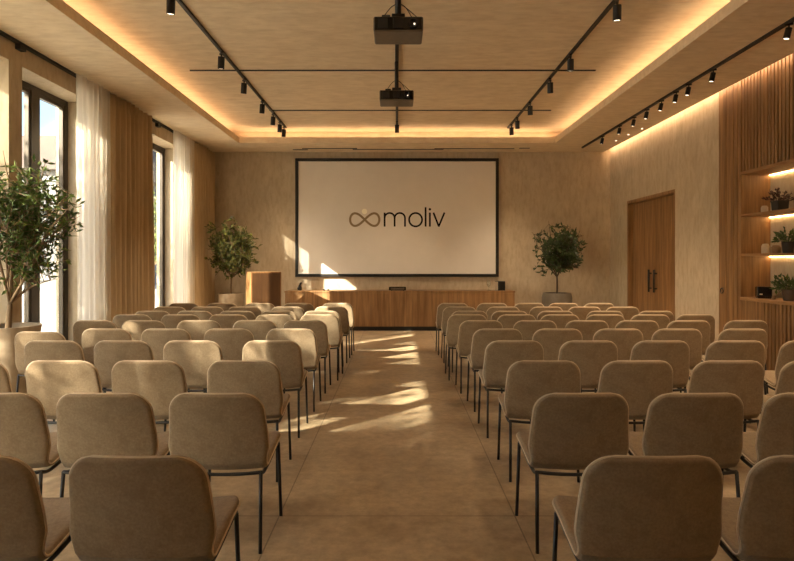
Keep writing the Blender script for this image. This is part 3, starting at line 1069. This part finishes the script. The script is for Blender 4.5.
def shell(s0, s1, ns):
    us = []
    nu = 10
    for i in range(-nu, nu + 1):
        t = i / nu
        us.append(math.copysign(1 - (1 - abs(t)) ** 1.8, t))
    ss = []
    for j in range(ns + 1):
        t = j / ns
        if s0 == 0: t2 = 1 - (1 - t) ** 1.0; t2 = t ** 1.7
        else: t2 = 1 - (1 - t) ** 1.9
        ss.append(s0 + (s1 - s0) * t2)
    bm = bmesh.new()
    T0, RT = 0.017, 0.013
    grid = [[], []]
    for s in ss:
        rt, rb = [], []
        for u in us:
            p = surf(u, s)
            e = 1e-3
            du = surf(min(1, u + e), s) - surf(max(-1, u - e), s)
            ds = surf(u, min(PL, s + e)) - surf(u, max(0, s - e))
            n = du.cross(ds)
            n = n.normalized() if n.length > 1e-12 else Vector((0, 0, 1))
            dist = min((1 - abs(u)) * half_w(s), s, PL - s)
            f = min(1.0, dist / RT)
            h = T0 * math.sqrt(max(0.0, 1 - (1 - f) ** 2))
            h = max(h, 0.0006)
            rt.append(bm.verts.new(p + n * h)); rb.append(bm.verts.new(p - n * h))
        grid[0].append(rt); grid[1].append(rb)
    m, n = len(ss), len(us)
    for g in (0, 1):
        for j in range(m - 1):
            for i in range(n - 1):
                bm.faces.new((grid[g][j][i], grid[g][j][i + 1], grid[g][j + 1][i + 1], grid[g][j + 1][i]))
    for j in range(m - 1):
        for i in (0, n - 1):
            bm.faces.new((grid[0][j][i], grid[0][j + 1][i], grid[1][j + 1][i], grid[1][j][i]))
    for j in ((0,) if s0 == 0 else (m - 1,)):
        for i in range(n - 1):
            bm.faces.new((grid[0][j][i], grid[0][j][i + 1], grid[1][j][i + 1], grid[1][j][i]))
    return bm
def rim(s0, s1, n, end):
    pts = []
    A = [s0 + (s1 - s0) * k / n for k in range(n + 1)]
    left = [surf(-1, s) for s in A]
    right = [surf(1, s) for s in A]
    if end == 'top':
        return left + [surf(u, s1) for u in (-.6, 0, .6)] + right[::-1]
    return left[::-1] + [surf(u, s0) for u in (-.6, 0, .6)] + right

def make_chair(label, group):
    t = thing('upholstered_chair', label, 'chair', (0, 0, 0), group=group)
    b = new_obj('backrest', shell(SBEND, PL, 20), M['fabric'], t, smooth=True)
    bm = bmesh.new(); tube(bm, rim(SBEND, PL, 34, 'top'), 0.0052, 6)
    new_obj('rim_light_piping', bm, M['rim_light_piping'], b, smooth=True)
    s = new_obj('seat', shell(0, SBEND, 20), M['fabric'], t, smooth=True)
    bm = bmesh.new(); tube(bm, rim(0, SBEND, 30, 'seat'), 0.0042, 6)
    new_obj('rim_light_piping', bm, M['rim_light_piping'], s, smooth=True)
    bm = bmesh.new()
    r = 0.0095
    side = [(-.235, .400), (-.17, .382), (-.05, .394), (.10, .425), (.165, .432)]
    for sx in (-1, 1):
        tube(bm, catmull([(sx * 0.222, a, z) for a, z in side], 4), r, 8)
    tube(bm, catmull([(-.222, -.235, .400), (-.12, -.238, .392), (0, -.24, .389), (.12, -.238, .392), (.222, -.235, .400)], 4), r, 8)
    tube(bm, [(-.222, .15, .428), (.222, .15, .428)], r, 8)
    new_obj('seat_frame', bm, M['black'], t, smooth=True)
    for sx in (-1, 1):
        bm = bmesh.new()
        tube(bm, [(sx * .222, -.235, .402), (sx * .230, -.275, 0.0)], r, 10)
        new_obj('leg', bm, M['black'], t, smooth=True)
        bm = bmesh.new()
        tube(bm, [(sx * .228, .150, .432), (sx * .240, .165, 0.0)], r, 10)
        new_obj('leg', bm, M['black'], t, smooth=True)
    return t

ROWS = [  # y of the backrest tops, then chair centres (px) on the window side and the door side
    (456.0, [140, -31], [652, 818]),
    (393.0, [218, 105, -5], [580, 695, 811]),
    (360.5, [244, 148.5, 63, -27], [544, 636, 727, 815]),
    (340.5, [271.7, 193, 123.5, 53.5], [514, 588, 660, 736, 808]),
    (328.6, [291, 229, 166.5, 107, 41], [497, 557, 618, 677, 742]),
    (320.3, [305, 254.6, 199, 144, 95], [481, 535, 587, 637, 688, 746]),
    (314.4, [320, 275, 229, 181, 132.7], [467.5, 516, 560, 605, 650, 695]),
    (310.8, [322, 279, 237, 195, 153], [469, 510, 556, 605, 655]),
    (306.6, [331, 288, 245, 208, 170], [460, 503, 546, 584, 622]),
    (303.0, [337, 299, 260, 222, 184], [453, 492, 529, 563, 599]),
]
order_row = ['row nearest the camera', 'second row from the camera', 'third row from the camera', 'fourth row from the camera',
             'fifth row from the camera', 'sixth row from the camera', 'seventh row from the camera', 'eighth row from the camera',
             'second row from the screen', 'row nearest the screen']
order_seat = ['aisle seat', 'second seat from aisle', 'third seat from aisle', 'fourth seat from aisle', 'fifth seat from aisle', 'wall-side sixth seat']
chair0 = None
rnd = random.Random(4)
for r, (py, left, right) in enumerate(ROWS):
    Yt_ = 580 * 0.675 / (py - 260)
    for side, xs in (('window side', left), ('door side', right)):
        for k, px in enumerate(xs):
            lab = 'taupe upholstered chair, %s, %s, %s' % (side, order_seat[k], order_row[r])
            grp = 'taupe chairs in rows'
            yy = Yt_
            if (r, side, k) == (4, 'window side', 4): yy = 580 * 0.675 / (331.5 - 260)
            X = (px - 397) * (yy + 0.05) / 580.0
            loc = (X, yy + 0.300, 0)
            rz = rnd.uniform(-0.02, 0.02)
            if chair0 is None:
                chair0 = make_chair(lab, grp)
                chair0.location = loc
                chair0.rotation_euler = (0, 0, rz)
            else:
                dup(chair0, loc, lab, grp, rz)

# ------------------------------------------------------------------ outside
g = struct('ground', bx(-60, -4.63, -40, 70, -0.25, -0.02), M['ground'])
def outdoor_tree(label, loc, seed, h, rad, nb, nt, nl, ll):
    t = thing('garden_tree', label, 'tree', loc, group='trees outside the windows')
    tb, fb = tree_geo(seed, h - rad[2] * 0.9, 0.09, (0, 0, h), rad, nb, nt, nl, ll, ll * .5)
    new_obj('trunk', tb, M['bark'], t, smooth=True)
    new_obj('foliage', fb, M['leaf_out'], t)
for i, (x, y, h) in enumerate(((-8.6, -3.6, 5.2), (-8.2, -1.1, 4.9), (-8.8, 1.4, 4.8), (-8.3, 3.9, 4.4), (-8.7, 6.4, 4.6), (-12.2, -7.3, 8.2), (-12.5, -4.6, 8.0))):
    outdoor_tree('leafy tree in the garden outside the windows, %s from the rear of the hall' % ordw[i], (x, y, -0.02), 60 + i, h,
                 (1.7, 1.25, 2.25), (36, 36, 34, 28, 26, 36, 36)[i], 20, (6, 6, 5, 5, 2, 6, 5)[i], 0.13)
for i, (x, y, h) in enumerate(((-10.4, 24, 2.6), (-17.5, 26, 2.8))):
    outdoor_tree(('distant garden tree seen through the far window', 'distant garden tree seen through the window by the potted tree')[i],
                 (x, y, -0.02), 80 + i, h, (2.2, 2.2, 2.2), 16, 12, 9, 0.25)

t = thing('house', 'pale house far beyond the window by the potted tree', 'building', (-20, 33, -0.02))
new_obj('walls', bx(-5.5, 5.5, -4, 4, 0, 6.0), M['house_wall'], t)
bm = bmesh.new()
vs = [bm.verts.new(c) for c in ((-6, -4.4, 6), (6, -4.4, 6), (6, 4.4, 6), (-6, 4.4, 6), (-6, 0, 8.6), (6, 0, 8.6))]
for f in ((0, 1, 5, 4), (2, 3, 4, 5), (0, 4, 3), (1, 2, 5), (0, 3, 2, 1)):
    bm.faces.new([vs[i] for i in f])
new_obj('roof', bm, M['house_roof'], t)
for zx in (0.9, 3.6):
    for xx in (-4.2, -1.4, 1.4, 4.2):
        w_ = new_obj('window', bx(xx - .5, xx + .5, -4.06, -3.98, zx, zx + 1.5), M['frame'], t)
        new_obj('pane', bx(xx - .43, xx + .43, -4.075, -4.055, zx + .07, zx + 1.43), M['house_pane'], w_)
